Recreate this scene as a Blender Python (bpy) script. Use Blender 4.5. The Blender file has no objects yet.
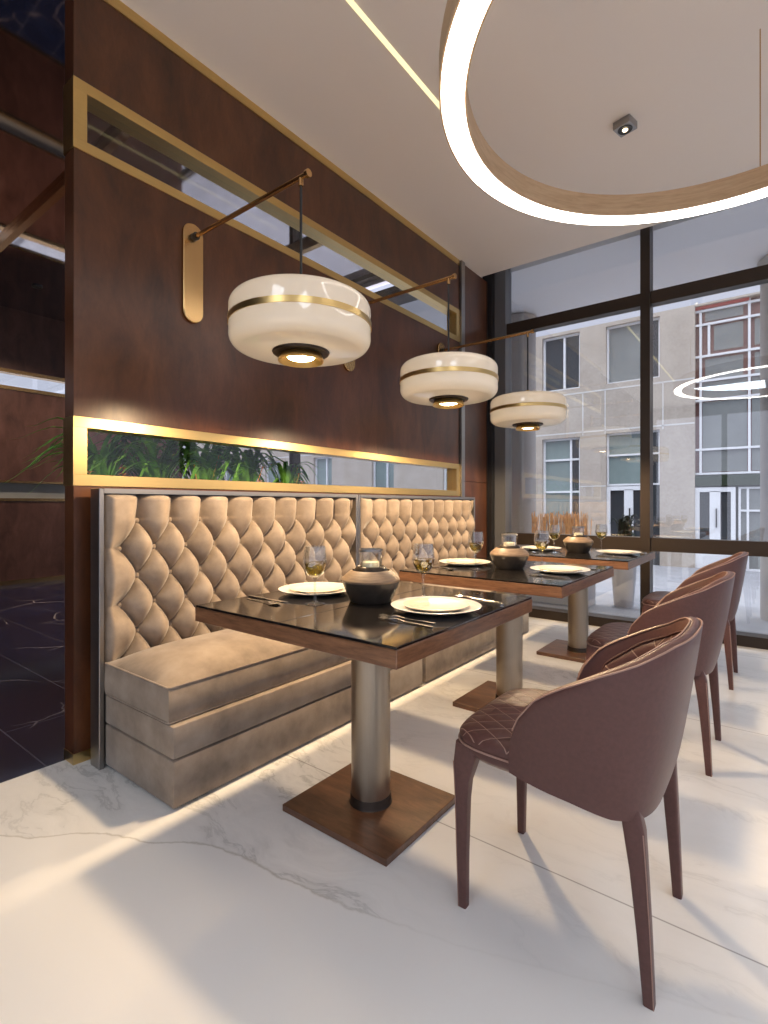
import bpy, bmesh, math, random
from mathutils import Vector, Matrix
random.seed(7)
PI = math.pi
sc = bpy.context.scene
COL = sc.collection

# ------------------------------------------------------------------ camera
cd = bpy.data.cameras.new('camera'); cam = bpy.data.objects.new('camera', cd); COL.objects.link(cam)
cam.location = (2.362, 0.0, 1.10)
cam.rotation_euler = (PI/2, 0, math.asin(.6107))
cd.sensor_fit = 'VERTICAL'; cd.sensor_height = 36; cd.sensor_width = 27
cd.lens = 512.8/1024*36
cd.shift_y = -7.3/1024
cd.clip_start = .02; cd.clip_end = 300
sc.camera = cam
sc.view_settings.view_transform = 'Standard'; sc.view_settings.look = 'None'
sc.view_settings.gamma = 1; sc.view_settings.use_curve_mapping = False
sc.view_settings.exposure = 0.55

# ------------------------------------------------------------------ world (overcast sky, brighter overhead)
w = bpy.data.worlds.new('world'); sc.world = w; w.use_nodes = True
nt = w.node_tree; nt.nodes.clear()
geo = nt.nodes.new('ShaderNodeTexCoord'); sep = nt.nodes.new('ShaderNodeSeparateXYZ')
nt.links.new(geo.outputs['Generated'], sep.inputs[0])
rmp = nt.nodes.new('ShaderNodeValToRGB')
rmp.color_ramp.elements[0].position = .0; rmp.color_ramp.elements[0].color = (.46, .47, .56, 1)
rmp.color_ramp.elements[1].position = 1.0; rmp.color_ramp.elements[1].color = (3.0, 3.1, 3.4, 1)
_e = rmp.color_ramp.elements.new(.45); _e.color = (.50, .52, .64, 1)
_e = rmp.color_ramp.elements.new(.62); _e.color = (2.7, 2.8, 3.1, 1)
nt.links.new(sep.outputs['Z'], rmp.inputs[0])
bg = nt.nodes.new('ShaderNodeBackground'); bg.inputs[1].default_value = 1.03
out = nt.nodes.new('ShaderNodeOutputWorld')
nt.links.new(rmp.outputs[0], bg.inputs[0]); nt.links.new(bg.outputs[0], out.inputs[0])

# ------------------------------------------------------------------ pendant lights of the room, then added fill lights
PEND = [1.465, 2.655, 3.87]         # the three wall pendants
ROWY = [1.45, 2.66, 3.88]           # the three tables and chairs
def add_light(kind, name, loc, energy, color, **kw):
    l = bpy.data.lights.new(name, kind); l.energy = energy; l.color = color
    rot = kw.pop('rot', None)
    for k, v in kw.items(): setattr(l, k, v)
    o = bpy.data.objects.new(name, l); o.location = loc
    if rot: o.rotation_euler = rot
    COL.objects.link(o); return o
WARM = (1.0, .72, .42)
for y in PEND:
    add_light('SPOT', 'pendant_spot', (.80, y, 1.665), 56, WARM, spot_size=math.radians(168), spot_blend=.25, shadow_soft_size=.04)
    add_light('POINT', 'pendant_bulb', (.80, y, 1.77), 1.1, (1.0, .80, .56), shadow_soft_size=.06)
for y in (.8, 2.4, 4.0):  # added fill spots that brighten the dim back room
    add_light('SPOT', 'back_room_fill_spot', (-4.9, y, 3.77), 110, (1.0, .80, .62), spot_size=math.radians(120), spot_blend=.6, shadow_soft_size=.05)
FILL_PANELS = [(4.2, -1.2), (1.6, -2.2)]      # soft fill panels added unseen behind the camera (mesh emitters)

# ================================================================== helpers
def mat(name):
    m = bpy.data.materials.new(name); m.use_nodes = True
    return m, m.node_tree, m.node_tree.nodes['Principled BSDF']
def N(nt, t, **kw):
    n = nt.nodes.new(t)
    for k, v in kw.items():
        if isinstance(k, str) and k in n.inputs: n.inputs[k].default_value = v
        else: setattr(n, k, v)
    return n
def coords(nt, scale=(1, 1, 1), out='Object'):
    tc = N(nt, 'ShaderNodeTexCoord'); mp = N(nt, 'ShaderNodeMapping'); mp.inputs['Scale'].default_value = scale
    nt.links.new(tc.outputs[out], mp.inputs[0]); return mp.outputs[0]
def ramp(nt, src, stops):
    r = N(nt, 'ShaderNodeValToRGB'); cr = r.color_ramp
    while len(cr.elements) < len(stops): cr.elements.new(.5)
    for e, (p, c) in zip(cr.elements, stops):
        e.position = p; e.color = (*c, 1) if len(c) == 3 else c
    nt.links.new(src, r.inputs[0]); return r.outputs[0]
def mth(nt, op, a, b=None, c=None):
    n = N(nt, 'ShaderNodeMath', operation=op)
    for i, v in enumerate((a, b, c)):
        if v is None: continue
        if isinstance(v, (int, float)): n.inputs[i].default_value = v
        else: nt.links.new(v, n.inputs[i])
    return n.outputs[0]
def mixc(nt, f, a, b):
    n = N(nt, 'ShaderNodeMix', data_type='RGBA')
    for i, v in ((0, f), (6, a), (7, b)):
        if isinstance(v, (int, float)): n.inputs[i].default_value = v
        elif isinstance(v, tuple): n.inputs[i].default_value = (*v, 1)
        else: nt.links.new(v, n.inputs[i])
    return n.outputs[2]
def noise(nt, co, scale, detail=5, rough=.55, dist=0):
    n = N(nt, 'ShaderNodeTexNoise'); n.inputs['Scale'].default_value = scale; n.inputs['Detail'].default_value = detail
    n.inputs['Roughness'].default_value = rough; n.inputs['Distortion'].default_value = dist
    nt.links.new(co, n.inputs['Vector']); return n.outputs['Fac']
def bump(nt, b, h, strength=.2, dist=.01):
    n = N(nt, 'ShaderNodeBump'); n.inputs['Strength'].default_value = strength; n.inputs['Distance'].default_value = dist
    nt.links.new(h, n.inputs['Height']); nt.links.new(n.outputs[0], b.inputs['Normal'])
def simple(name, col, rough=.5, metal=0, coat=0, spec=.5, var=0, vscale=20):
    m, nt, b = mat(name)
    b.inputs['Base Color'].default_value = (*col, 1); b.inputs['Roughness'].default_value = rough
    b.inputs['Metallic'].default_value = metal; b.inputs['Coat Weight'].default_value = coat
    b.inputs['Specular IOR Level'].default_value = spec
    if var:
        f = noise(nt, coords(nt), vscale)
        c = ramp(nt, f, [(.3, tuple(x*(1-var) for x in col)), (.7, tuple(min(1, x*(1+var)) for x in col))])
        nt.links.new(c, b.inputs['Base Color'])
    return m
def wood(name, dark, mid, light, scale=(6, 6, .7), rough=.35, coat=.3, croughness=.25, spec=.5, cior=1.5):
    m, nt, b = mat(name)
    co = coords(nt, scale); b.inputs['Coat IOR'].default_value = cior
    f1 = noise(nt, co, 3, 8, .62, .6)
    f2 = noise(nt, coords(nt, tuple(s*.25 for s in scale)), 5, 4, .6)
    f3 = noise(nt, coords(nt, tuple(s*6 for s in scale)), 6, 3)
    f = mth(nt, 'ADD', mth(nt, 'MULTIPLY', f1, .55), mth(nt, 'ADD', mth(nt, 'MULTIPLY', f2, .35), mth(nt, 'MULTIPLY', f3, .1)))
    c = ramp(nt, f, [(.36, dark), (.5, mid), (.66, light)])
    nt.links.new(c, b.inputs['Base Color'])
    b.inputs['Roughness'].default_value = rough; b.inputs['Coat Weight'].default_value = coat
    b.inputs['Coat Roughness'].default_value = croughness; b.inputs['Specular IOR Level'].default_value = spec
    bump(nt, b, f3, .06, .003)
    return m
def brushed(name, col, rough=.28, scale=(1.5, 1.5, 40)):
    m, nt, b = mat(name)
    f = noise(nt, coords(nt, scale), 4, 3)
    c = ramp(nt, f, [(.3, tuple(x*.94 for x in col)), (.7, col)])
    nt.links.new(c, b.inputs['Base Color']); b.inputs['Metallic'].default_value = 1
    b.inputs['Roughness'].default_value = rough
    return m
def glassmat(name, tint=(1, 1, 1), ior=1.5, boost=1.0, rough=.0, rtint=(1,1,1), pw=4.0):
    m = bpy.data.materials.new(name); m.use_nodes = True; nt = m.node_tree; nt.nodes.clear()
    o = N(nt, 'ShaderNodeOutputMaterial'); mx = N(nt, 'ShaderNodeMixShader')
    t = N(nt, 'ShaderNodeBsdfTransparent'); t.inputs[0].default_value = (*tint, 1)
    g = N(nt, 'ShaderNodeBsdfGlossy'); g.inputs['Roughness'].default_value = rough; g.inputs[0].default_value = (*rtint, 1)
    fr = N(nt, 'ShaderNodeLayerWeight'); fr.inputs['Blend'].default_value = .5
    lo = 0.08*boost
    f = mth(nt, 'MULTIPLY_ADD', mth(nt, 'POWER', fr.outputs['Facing'], pw), .9-lo, lo)
    nt.links.new(f, mx.inputs[0]); nt.links.new(t.outputs[0], mx.inputs[1]); nt.links.new(g.outputs[0], mx.inputs[2])
    nt.links.new(mx.outputs[0], o.inputs[0]); return m
def emit(name, col, s):
    m = bpy.data.materials.new(name); m.use_nodes = True; nt = m.node_tree; nt.nodes.clear()
    o = N(nt, 'ShaderNodeOutputMaterial'); e = N(nt, 'ShaderNodeEmission')
    e.inputs[0].default_value = (*col, 1); e.inputs[1].default_value = s
    nt.links.new(e.outputs[0], o.inputs[0]); return m

# ---- mesh builders
def empty(name, loc=(0, 0, 0), rz=0):
    o = bpy.data.objects.new(name, None); COL.objects.link(o); o.location = loc; o.rotation_euler = (0, 0, rz)
    o.empty_display_size = .1; return o
def tag(o, label=None, cat=None, group=None, kind=None):
    if label: o['label'] = label
    if cat: o['category'] = cat
    if group: o['group'] = group
    if kind: o['kind'] = kind
    return o
def link(name, bm, m, parent=None, smooth=False, loc=None):
    bmesh.ops.recalc_face_normals(bm, faces=bm.faces[:])
    me = bpy.data.meshes.new(name); bm.to_mesh(me); bm.free()
    if smooth:
        for p in me.polygons: p.use_smooth = True
        try: me.set_sharp_from_angle(angle=math.radians(40))
        except Exception: pass
    for mm in (m if isinstance(m, (list, tuple)) else [m]): me.materials.append(mm)
    o = bpy.data.objects.new(name, me); COL.objects.link(o)
    if parent: o.parent = parent
    if loc: o.location = loc
    return o
def bx(bm, x0, x1, y0, y1, z0, z1, bev=0, seg=2, mi=0):
    r = bmesh.ops.create_cube(bm, size=1)
    vs = r['verts']
    for v in vs:
        v.co = Vector((x0+(v.co.x+.5)*(x1-x0), y0+(v.co.y+.5)*(y1-y0), z0+(v.co.z+.5)*(z1-z0)))
    fs = set(f for v in vs for f in v.link_faces)
    for f in fs: f.material_index = mi
    if bev:
        es = set(e for v in vs for e in v.link_edges)
        bmesh.ops.bevel(bm, geom=list(es), offset=bev, segments=seg, affect='EDGES', profile=.5)
    return bm
def box(*a, **k): return bx(bmesh.new(), *a, **k)
def lathe(prof, seg=48, bm=None, c=(0, 0, 0), cap=True):
    bm = bm or bmesh.new(); rings = []
    for r, z in prof:
        if r < 1e-6: rings.append([bm.verts.new((c[0], c[1], c[2]+z))])
        else: rings.append([bm.verts.new((c[0]+r*math.cos(2*PI*i/seg), c[1]+r*math.sin(2*PI*i/seg), c[2]+z)) for i in range(seg)])
    for a, b in zip(rings, rings[1:]):
        for i in range(seg):
            j = (i+1) % seg
            if len(a) == 1 and len(b) == 1: continue
            if len(a) == 1: bm.faces.new((a[0], b[i], b[j]))
            elif len(b) == 1: bm.faces.new((a[i], a[j], b[0]))
            else: bm.faces.new((a[i], a[j], b[j], b[i]))
    return bm
def tube(pts, rad, seg=10, bm=None, closed=False, cap=True):
    bm = bm or bmesh.new(); pts = [Vector(p) for p in pts]; n = len(pts); rings = []
    rr = rad if isinstance(rad, (list, tuple)) else [rad]*n
    up = None
    for i, p in enumerate(pts):
        if closed: d = pts[(i+1) % n]-pts[i-1]
        else: d = pts[min(i+1, n-1)]-pts[max(i-1, 0)]
        d.normalize()
        if up is None:
            up = Vector((0, 0, 1)) if abs(d.z) < .9 else Vector((1, 0, 0))
        s = d.cross(up).normalized(); up = s.cross(d).normalized()
        rings.append([bm.verts.new(p+rr[i]*(math.cos(2*PI*k/seg)*s+math.sin(2*PI*k/seg)*up)) for k in range(seg)])
    m = n if closed else n-1
    for i in range(m):
        a, b = rings[i], rings[(i+1) % n]
        for k in range(seg):
            l = (k+1) % seg; bm.faces.new((a[k], a[l], b[l], b[k]))
    if cap and not closed:
        bm.faces.new(rings[0]); bm.faces.new(rings[-1])
    return bm
def loft(secs, bm=None, closed_ends=True):
    bm = bm or bmesh.new(); rings = [[bm.verts.new(p) for p in s] for s in secs]; n = len(rings[0])
    for a, b in zip(rings, rings[1:]):
        for k in range(n):
            l = (k+1) % n; bm.faces.new((a[k], a[l], b[l], b[k]))
    if closed_ends:
        bm.faces.new(rings[0]); bm.faces.new(rings[-1])
    return bm
def rrect(cx, cy, z, hx, hy, r, n=4):
    pts = []
    for (sx, sy, a0) in ((1, 1, 0), (-1, 1, PI/2), (-1, -1, PI), (1, -1, 3*PI/2)):
        for i in range(n+1):
            a = a0+i*PI/2/n
            pts.append((cx+sx*(hx-r)+r*math.cos(a), cy+sy*(hy-r)+r*math.sin(a), z))
    return pts
def copy_tree(o, parent=None):
    c = o.copy(); COL.objects.link(c); c.parent = parent
    for ch in list(o.children): copy_tree(ch, c)
    return c
def struct(o): o['kind'] = 'structure'; return o

# ================================================================== materials
M = {}
M['wall'] = wood('dark walnut wall panel', (.036, .012, .0045), (.084, .027, .009), (.14, .050, .018), (1.2, 2.2, .8), .36, .45, .28, .3, 1.5)
M['backwall'] = wood('back walnut', (.045, .018, .012), (.085, .036, .025), (.13, .06, .045), (2.2, 2.2, .9), .4, .1)
M['tablewood'] = wood('table edge walnut', (.10, .042, .018), (.19, .085, .04), (.28, .135, .065), (5, 5, 40), .35, .3)
M['baseplate'] = wood('base plate walnut', (.06, .022, .01), (.12, .05, .022), (.20, .085, .04), (3, 14, 8), .33, .4)
M['brass'] = brushed('brushed brass', (.68, .48, .20), .3, (1.5, 1.5, 40))
M['brassdark'] = brushed('aged brass', (.60, .38, .17), .25)
M['steel'] = brushed('brushed steel', (.36, .35, .34), .34)
M['darksteel'] = simple('dark bronze frame', (.045, .032, .024), .38, .6)
M['greymetal'] = simple('grey window post', (.10, .10, .105), .4)
M['black'] = simple('black frame', (.012, .011, .011), .35)
M['silver'] = simple('cutlery steel', (.72, .70, .67), .2, 1)
M['column'] = brushed('column metal', (.40, .34, .27), .34, (40, 40, 2))
M['glass'] = glassmat('window glass', (.93, .95, .96), boost=1.3)
M['slotglass'] = glassmat('slot glass', (.97, .98, 1), boost=.3)
M['clear'] = glassmat('clear glass', (.93, .94, .94), boost=1.2, pw=2.2)
M['tabletop'] = simple('black glass top', (.012, .010, .009), .09, 0, 0, .7)
M['porcelain'] = simple('porcelain', (.82, .79, .74), .18, 0, .4)
M['cream'] = simple('cream plate', (.80, .70, .55), .25, 0, .3)
M['wax'] = simple('candle wax', (.85, .78, .58), .5)
M['cord'] = simple('black cord', (.015, .015, .015), .6)
M['potdark'] = simple('dark clay', (.045, .036, .03), .42, .2, .2, var=.25, vscale=30)
M['pottop'] = wood('pot shoulder wood', (.14, .085, .05), (.24, .16, .10), (.34, .24, .15), (4, 4, 60), .5, .1)
M['ledring'] = emit('ring led', (1.0, .95, .89), 6.5)
M['ledstrip'] = emit('strip led', (1.0, .84, .45), 1.0)
M['bulb'] = emit('bulb', (1.0, .78, .45), 22)
M['panel'] = emit('fill panel emitter', (.82, .91, 1.0), 6.5)  # glow of the added fill panels
M['ringband'] = wood('ring oak veneer', (.42, .27, .14), (.52, .34, .19), (.60, .41, .24), (3, 3, 30), .45, .1)
M['whiteframe'] = simple('white frame', (.72, .72, .74), .4)
M['redframe'] = simple('maroon frame', (.16, .07, .06), .5, var=.15)
M['red'] = simple('red panel', (.45, .06, .05), .5)
M['darkpane'] = simple('dark pane', (.035, .04, .045), .12, 0, 0, .7)
M['greenpane'] = simple('green grey pane', (.20, .25, .24), .25, 0, 0, .6, var=.12, vscale=1.5)
M['greypane'] = simple('grey pane', (.19, .20, .195), .3, 0, 0, .6, var=.15, vscale=1.2)
M['hedge'] = simple('hedge', (.016, .028, .012), .8, var=.6, vscale=40)
M['pave'] = simple('street paving', (.27, .27, .29), .6, var=.12, vscale=3)
M['canopy'] = simple('grey canopy', (.80, .79, .82), .6)
M['concrete'] = simple('column render', (.42, .39, .37), .5, var=.08, vscale=2)

# white marble floor: one big slab edge vein, veined beyond it
def marble_floor():
    m, nt, b = mat('white marble floor')
    tc = N(nt, 'ShaderNodeTexCoord'); co = tc.outputs['Object']
    sp = N(nt, 'ShaderNodeSeparateXYZ'); nt.links.new(co, sp.inputs[0])
    X, Y = sp.outputs[0], sp.outputs[1]
    fc = N(nt, 'ShaderNodeFloatCurve'); cv = fc.mapping.curves[0]
    pts = [(-.3, .40), (.313, .57), (.596, .80), (.736, .858), (.844, .935), (.963, .984), (1.229, 1.019), (1.493, 1.066), (2.2, 1.3)]
    nx = lambda x: (x+.5)/3.0
    cv.points[0].location = (nx(pts[0][0]), pts[0][1]/2); cv.points[1].location = (nx(pts[-1][0]), pts[-1][1]/2)
    for p in pts[1:-1]: cv.points.new(nx(p[0]), p[1]/2)
    fc.mapping.update()
    nt.links.new(mth(nt, 'MULTIPLY_ADD', X, 1/3.0, .5/3.0), fc.inputs['Value'])
    fy = mth(nt, 'MULTIPLY', fc.outputs[0], 2.0)
    wob = noise(nt, co, 9, 4)
    d = mth(nt, 'SUBTRACT', mth(nt, 'ADD', Y, mth(nt, 'MULTIPLY_ADD', wob, .05, -.025)), fy)
    main = ramp(nt, mth(nt, 'ABSOLUTE', d), [(0.0, (1, 1, 1)), (.006, (0, 0, 0))])
    side = ramp(nt, mth(nt, 'MULTIPLY_ADD', d, 12, .5), [(.45, (0, 0, 0)), (.55, (1, 1, 1))])
    # slab variation: alternate slabs plain / veined past the first joint
    dn = N(nt, 'ShaderNodeVectorMath', operation='ADD')
    wv = N(nt, 'ShaderNodeTexNoise'); wv.inputs['Scale'].default_value = 1.6; wv.inputs['Detail'].default_value = 5
    nt.links.new(co, wv.inputs['Vector'])
    sc2 = N(nt, 'ShaderNodeVectorMath', operation='SCALE'); sc2.inputs['Scale'].default_value = .55
    nt.links.new(wv.outputs['Color'], sc2.inputs[0]); nt.links.new(co, dn.inputs[0]); nt.links.new(sc2.outputs[0], dn.inputs[1])
    mp = N(nt, 'ShaderNodeMapping'); mp.inputs['Rotation'].default_value = (0, 0, .5); mp.inputs['Scale'].default_value = (1.1, 3.2, 1)
    nt.links.new(dn.outputs[0], mp.inputs[0])
    n1 = noise(nt, mp.outputs[0], 1.3, 9, .62, .3)
    v1 = ramp(nt, mth(nt, 'ABSOLUTE', mth(nt, 'SUBTRACT', n1, .5)), [(0, (1, 1, 1)), (.02, (.25, .25, .25)), (.09, (0, 0, 0))])
    n2 = noise(nt, mp.outputs[0], 3.5, 8, .65, .5)
    v2 = ramp(nt, n2, [(.45, (0, 0, 0)), (.75, (.55, .55, .55))])
    msk = ramp(nt, noise(nt, co, .8, 2), [(.40, (.2, .2, .2)), (.55, (1, 1, 1))])
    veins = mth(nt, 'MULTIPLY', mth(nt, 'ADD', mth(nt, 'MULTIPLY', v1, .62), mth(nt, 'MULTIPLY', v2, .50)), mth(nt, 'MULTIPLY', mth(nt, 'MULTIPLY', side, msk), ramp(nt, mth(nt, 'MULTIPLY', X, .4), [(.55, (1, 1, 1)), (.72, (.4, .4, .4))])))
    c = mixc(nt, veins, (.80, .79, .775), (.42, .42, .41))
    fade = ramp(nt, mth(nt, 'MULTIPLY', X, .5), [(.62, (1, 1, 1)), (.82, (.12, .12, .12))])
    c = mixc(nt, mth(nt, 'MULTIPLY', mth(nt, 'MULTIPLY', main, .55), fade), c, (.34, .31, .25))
    # slab joints
    def joint(axis, pos, wd=.0016):
        return ramp(nt, mth(nt, 'ABSOLUTE', mth(nt, 'SUBTRACT', axis, pos)), [(0, (1, 1, 1)), (wd, (1, 1, 1)), (wd*1.6, (0, 0, 0))])
    for ax, p in ((Y, 1.524), (Y, 3.05), (Y, 4.57), (Y, .0)):
        c = mixc(nt, mth(nt, 'MULTIPLY', joint(ax, p), .8), c, (.20, .18, .17))
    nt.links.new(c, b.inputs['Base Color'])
    b.inputs['Roughness'].default_value = .22; b.inputs['Specular IOR Level'].default_value = .4
    return m
M['marble'] = marble_floor()
def navy_floor():
    m, nt, b = mat('navy marble floor')
    co = coords(nt)
    br = N(nt, 'ShaderNodeTexBrick'); br.inputs['Scale'].default_value = 1; br.inputs['Brick Width'].default_value = 1.2
    br.inputs['Row Height'].default_value = .42; br.inputs['Mortar Size'].default_value = .003
    br.inputs['Color1'].default_value = (0, 0, 0, 1); br.inputs['Color2'].default_value = (0, 0, 0, 1); br.inputs['Mortar'].default_value = (1, 1, 1, 1)
    nt.links.new(co, br.inputs['Vector'])
    n0 = noise(nt, co, 1.1, 3)
    base = ramp(nt, n0, [(.35, (.006, .009, .028)), (.65, (.012, .02, .055))])
    vz = N(nt, 'ShaderNodeTexVoronoi', feature='DISTANCE_TO_EDGE'); vz.inputs['Scale'].default_value = 1.3
    w1 = N(nt, 'ShaderNodeTexNoise'); w1.inputs['Scale'].default_value = 2.5; w1.inputs['Detail'].default_value = 5
    nt.links.new(co, w1.inputs['Vector'])
    a = N(nt, 'ShaderNodeVectorMath', operation='MULTIPLY_ADD'); a.inputs[1].default_value = (.25, .25, .25)
    nt.links.new(w1.outputs['Color'], a.inputs[0]); nt.links.new(co, a.inputs[2]); nt.links.new(a.outputs[0], vz.inputs['Vector'])
    v = ramp(nt, vz.outputs['Distance'], [(0, (1, 1, 1)), (.008, (.3, .3, .3)), (.016, (0, 0, 0))])
    v = mth(nt, 'MULTIPLY', v, ramp(nt, noise(nt, co, 2.0, 2), [(.45, (0, 0, 0)), (.6, (1, 1, 1))]))
    c = mixc(nt, v, base, (.42, .36, .34))
    c = mixc(nt, mth(nt, 'MULTIPLY', br.outputs['Color'], .35), c, (.30, .28, .30))
    nt.links.new(c, b.inputs['Base Color']); b.inputs['Roughness'].default_value = .12
    return m
M['navy'] = navy_floor()
M['ceiling'] = simple('warm white ceiling', (.80, .72, .64), .45, spec=.3)
M['mirrorceil'] = simple('dark mirror ceiling', (.55, .50, .50), .04, 1)

def velvet():
    m, nt, b = mat('tan suede upholstery')
    co = coords(nt)
    f = noise(nt, co, 7, 6, .6); g = noise(nt, co, 60, 3)
    c = ramp(nt, f, [(.3, (.20, .155, .12)), (.5, (.285, .225, .175)), (.72, (.37, .30, .24))])
    nt.links.new(c, b.inputs['Base Color']); b.inputs['Roughness'].default_value = .8
    b.inputs['Sheen Weight'].default_value = .35; b.inputs['Sheen Roughness'].default_value = .4
    b.inputs['Specular IOR Level'].default_value = .2
    bump(nt, b, g, .08, .002)
    return m
M['suede'] = velvet()
def leather(name, quilt=False):
    m, nt, b = mat(name)
    base = (.112, .050, .043)
    f = noise(nt, coords(nt), 90, 3)
    c = ramp(nt, f, [(.3, tuple(x*.9 for x in base)), (.7, tuple(x*1.08 for x in base))])
    b.inputs['Roughness'].default_value = .42; b.inputs['Specular IOR Level'].default_value = .4
    if quilt:
        uv = N(nt, 'ShaderNodeTexCoord'); sp = N(nt, 'ShaderNodeSeparateXYZ'); nt.links.new(uv.outputs['UV'], sp.inputs[0])
        p = mth(nt, 'ADD', sp.outputs[0], sp.outputs[1]); q = mth(nt, 'SUBTRACT', sp.outputs[0], sp.outputs[1])
        da = mth(nt, 'PINGPONG', p, .5); db = mth(nt, 'PINGPONG', q, .5)
        dmin = mth(nt, 'MINIMUM', da, db)
        line = ramp(nt, dmin, [(0, (1, 1, 1)), (.014, (1, 1, 1)), (.03, (0, 0, 0))])
        c = mixc(nt, mth(nt, 'MULTIPLY', line, .75), c, (.42, .28, .22))
        h = mth(nt, 'POWER', mth(nt, 'MULTIPLY', dmin, 2.0), .5)
        bump(nt, b, h, .35, .006)
    else:
        bump(nt, b, f, .05, .002)
    nt.links.new(c, b.inputs['Base Color'])
    return m
M['leather'] = leather('mauve brown leather'); M['quilt'] = leather('quilted leather', True)
M['stitch'] = simple('stitched piping', (.36, .22, .175), .55)
def shade_mat():
    m = bpy.data.materials.new('opal glass shade'); m.use_nodes = True; nt = m.node_tree; nt.nodes.clear()
    o = N(nt, 'ShaderNodeOutputMaterial')
    d = N(nt, 'ShaderNodeBsdfDiffuse'); d.inputs[0].default_value = (.74, .72, .69, 1)
    t = N(nt, 'ShaderNodeBsdfTranslucent'); t.inputs[0].default_value = (.85, .80, .72, 1)
    mx = N(nt, 'ShaderNodeMixShader'); mx.inputs[0].default_value = .5
    g = N(nt, 'ShaderNodeBsdfGlossy'); g.inputs['Roughness'].default_value = .03
    fr = N(nt, 'ShaderNodeFresnel'); fr.inputs[0].default_value = 1.6
    m2 = N(nt, 'ShaderNodeMixShader'); ad = N(nt, 'ShaderNodeAddShader'); e = N(nt, 'ShaderNodeEmission')
    e.inputs[0].default_value = (1, .80, .56, 1); e.inputs[1].default_value = .02
    nt.links.new(d.outputs[0], mx.inputs[1]); nt.links.new(t.outputs[0], mx.inputs[2])
    nt.links.new(fr.outputs[0], m2.inputs[0]); nt.links.new(mx.outputs[0], m2.inputs[1]); nt.links.new(g.outputs[0], m2.inputs[2])
    nt.links.new(m2.outputs[0], ad.inputs[0]); nt.links.new(e.outputs[0], ad.inputs[1]); nt.links.new(ad.outputs[0], o.inputs[0])
    return m
M['shade'] = shade_mat()
def stone():
    m, nt, b = mat('beige stone cladding')
    co = coords(nt)
    f = noise(nt, co, 1.2, 6, .6); g = noise(nt, co, 14, 4)
    c = ramp(nt, mth(nt, 'ADD', mth(nt, 'MULTIPLY', f, .6), mth(nt, 'MULTIPLY', g, .4)), [(.38, (.36, .305, .255)), (.62, (.46, .40, .34))])
    nt.links.new(c, b.inputs['Base Color']); b.inputs['Roughness'].default_value = .7
    return m
M['stone'] = stone()
M['seam'] = simple('stone joint', (.62, .60, .58), .7)
M['leaf'] = simple('green leaf', (.16, .40, .06), .4, 0, .1, var=.5, vscale=12)
M['concrete2'] = simple('pale planter', (.50, .50, .54), .6)
M['reed'] = simple('dried reed', (.62, .33, .15), .7, var=.3, vscale=30)
M['petal'] = simple('purple petal', (.35, .10, .38), .5)
M['orange'] = simple('orange bud', (.75, .28, .06), .5)
M['soil'] = simple('soil', (.03, .02, .015), .9)

# ================================================================== the room
H = 3.375; WY = 4.90; WX0 = -6.0; XR = 5.6; YB = -3.6
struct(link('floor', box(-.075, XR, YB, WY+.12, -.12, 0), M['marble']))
struct(link('floor_back', box(WX0, -.075, YB, WY+.12, -.12, 0), M['navy']))
struct(link('ceiling', box(-.09, XR, YB, 4.65, H, H+.3), M['ceiling']))
struct(link('ceiling_pocket', box(-.09, XR, 4.65, WY+.1, 3.7, 3.8), M['canopy']))
struct(link('ceiling_back', box(WX0, -.09, YB, WY+.1, 3.8, 3.9), M['mirrorceil']))
# left partition with two long slots
LY0, LY1 = .915, 4.205
def panel(name, y0, y1, z0, z1, x0=-.09, x1=0, m='wall', bev=.0015): return struct(link(name, box(x0, x1, y0, y1, z0, z1, bev=bev, seg=1), M[m]))
wl = bmesh.new()
bx(wl, -.09, 0, LY0, LY1, .045, 1.181); bx(wl, -.09, 0, LY0, LY1, 1.476, 2.613); bx(wl, -.09, 0, LY0, LY1, 2.912, H-.05)
struct(link('wall_left', wl, M['wall']))
struct(link('baseboard_left', box(-.093, .003, LY0-.003, LY1, 0, .045), M['brass']))
struct(link('trim_1', box(-.05, .006, LY0-.002, LY1, H-.05, H), M['brass']))
struct(link('trim_2', box(-.09, .022, LY1+.012, LY1+.075, 0, H), M['steel']))
wl = bmesh.new(); bx(wl, -.09, -.004, LY1+.075, 4.78, 0, 1.32); bx(wl, -.09, -.004, LY1+.075, 4.78, 1.325, H)
struct(link('wall_left_end', wl, M['wall']))
def slot(name, z0, z1, g0, g1):
    f = bmesh.new(); x0, x1 = -.096, .006; ya, yb = LY0-.004, LY1+.008
    bx(f, x0, x1, ya, yb, z0, g0, bev=.001, seg=1); bx(f, x0, x1, ya, yb, g1, z1, bev=.001, seg=1)
    bx(f, x0, x1, ya, .966, g0, g1); bx(f, x0, x1, 4.15, yb, g0, g1)
    r = struct(empty(name, (0, 0, 0)))
    link('window_frame', f, M['brass'], r)
    link('pane', box(-.05, -.044, .967, 4.149, g0+.001, g1-.001), M['slotglass'], r)
    return r
slot('window_1', 1.181, 1.476, 1.23, 1.43)
slot('window_2', 2.613, 2.912, 2.657, 2.865)

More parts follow.
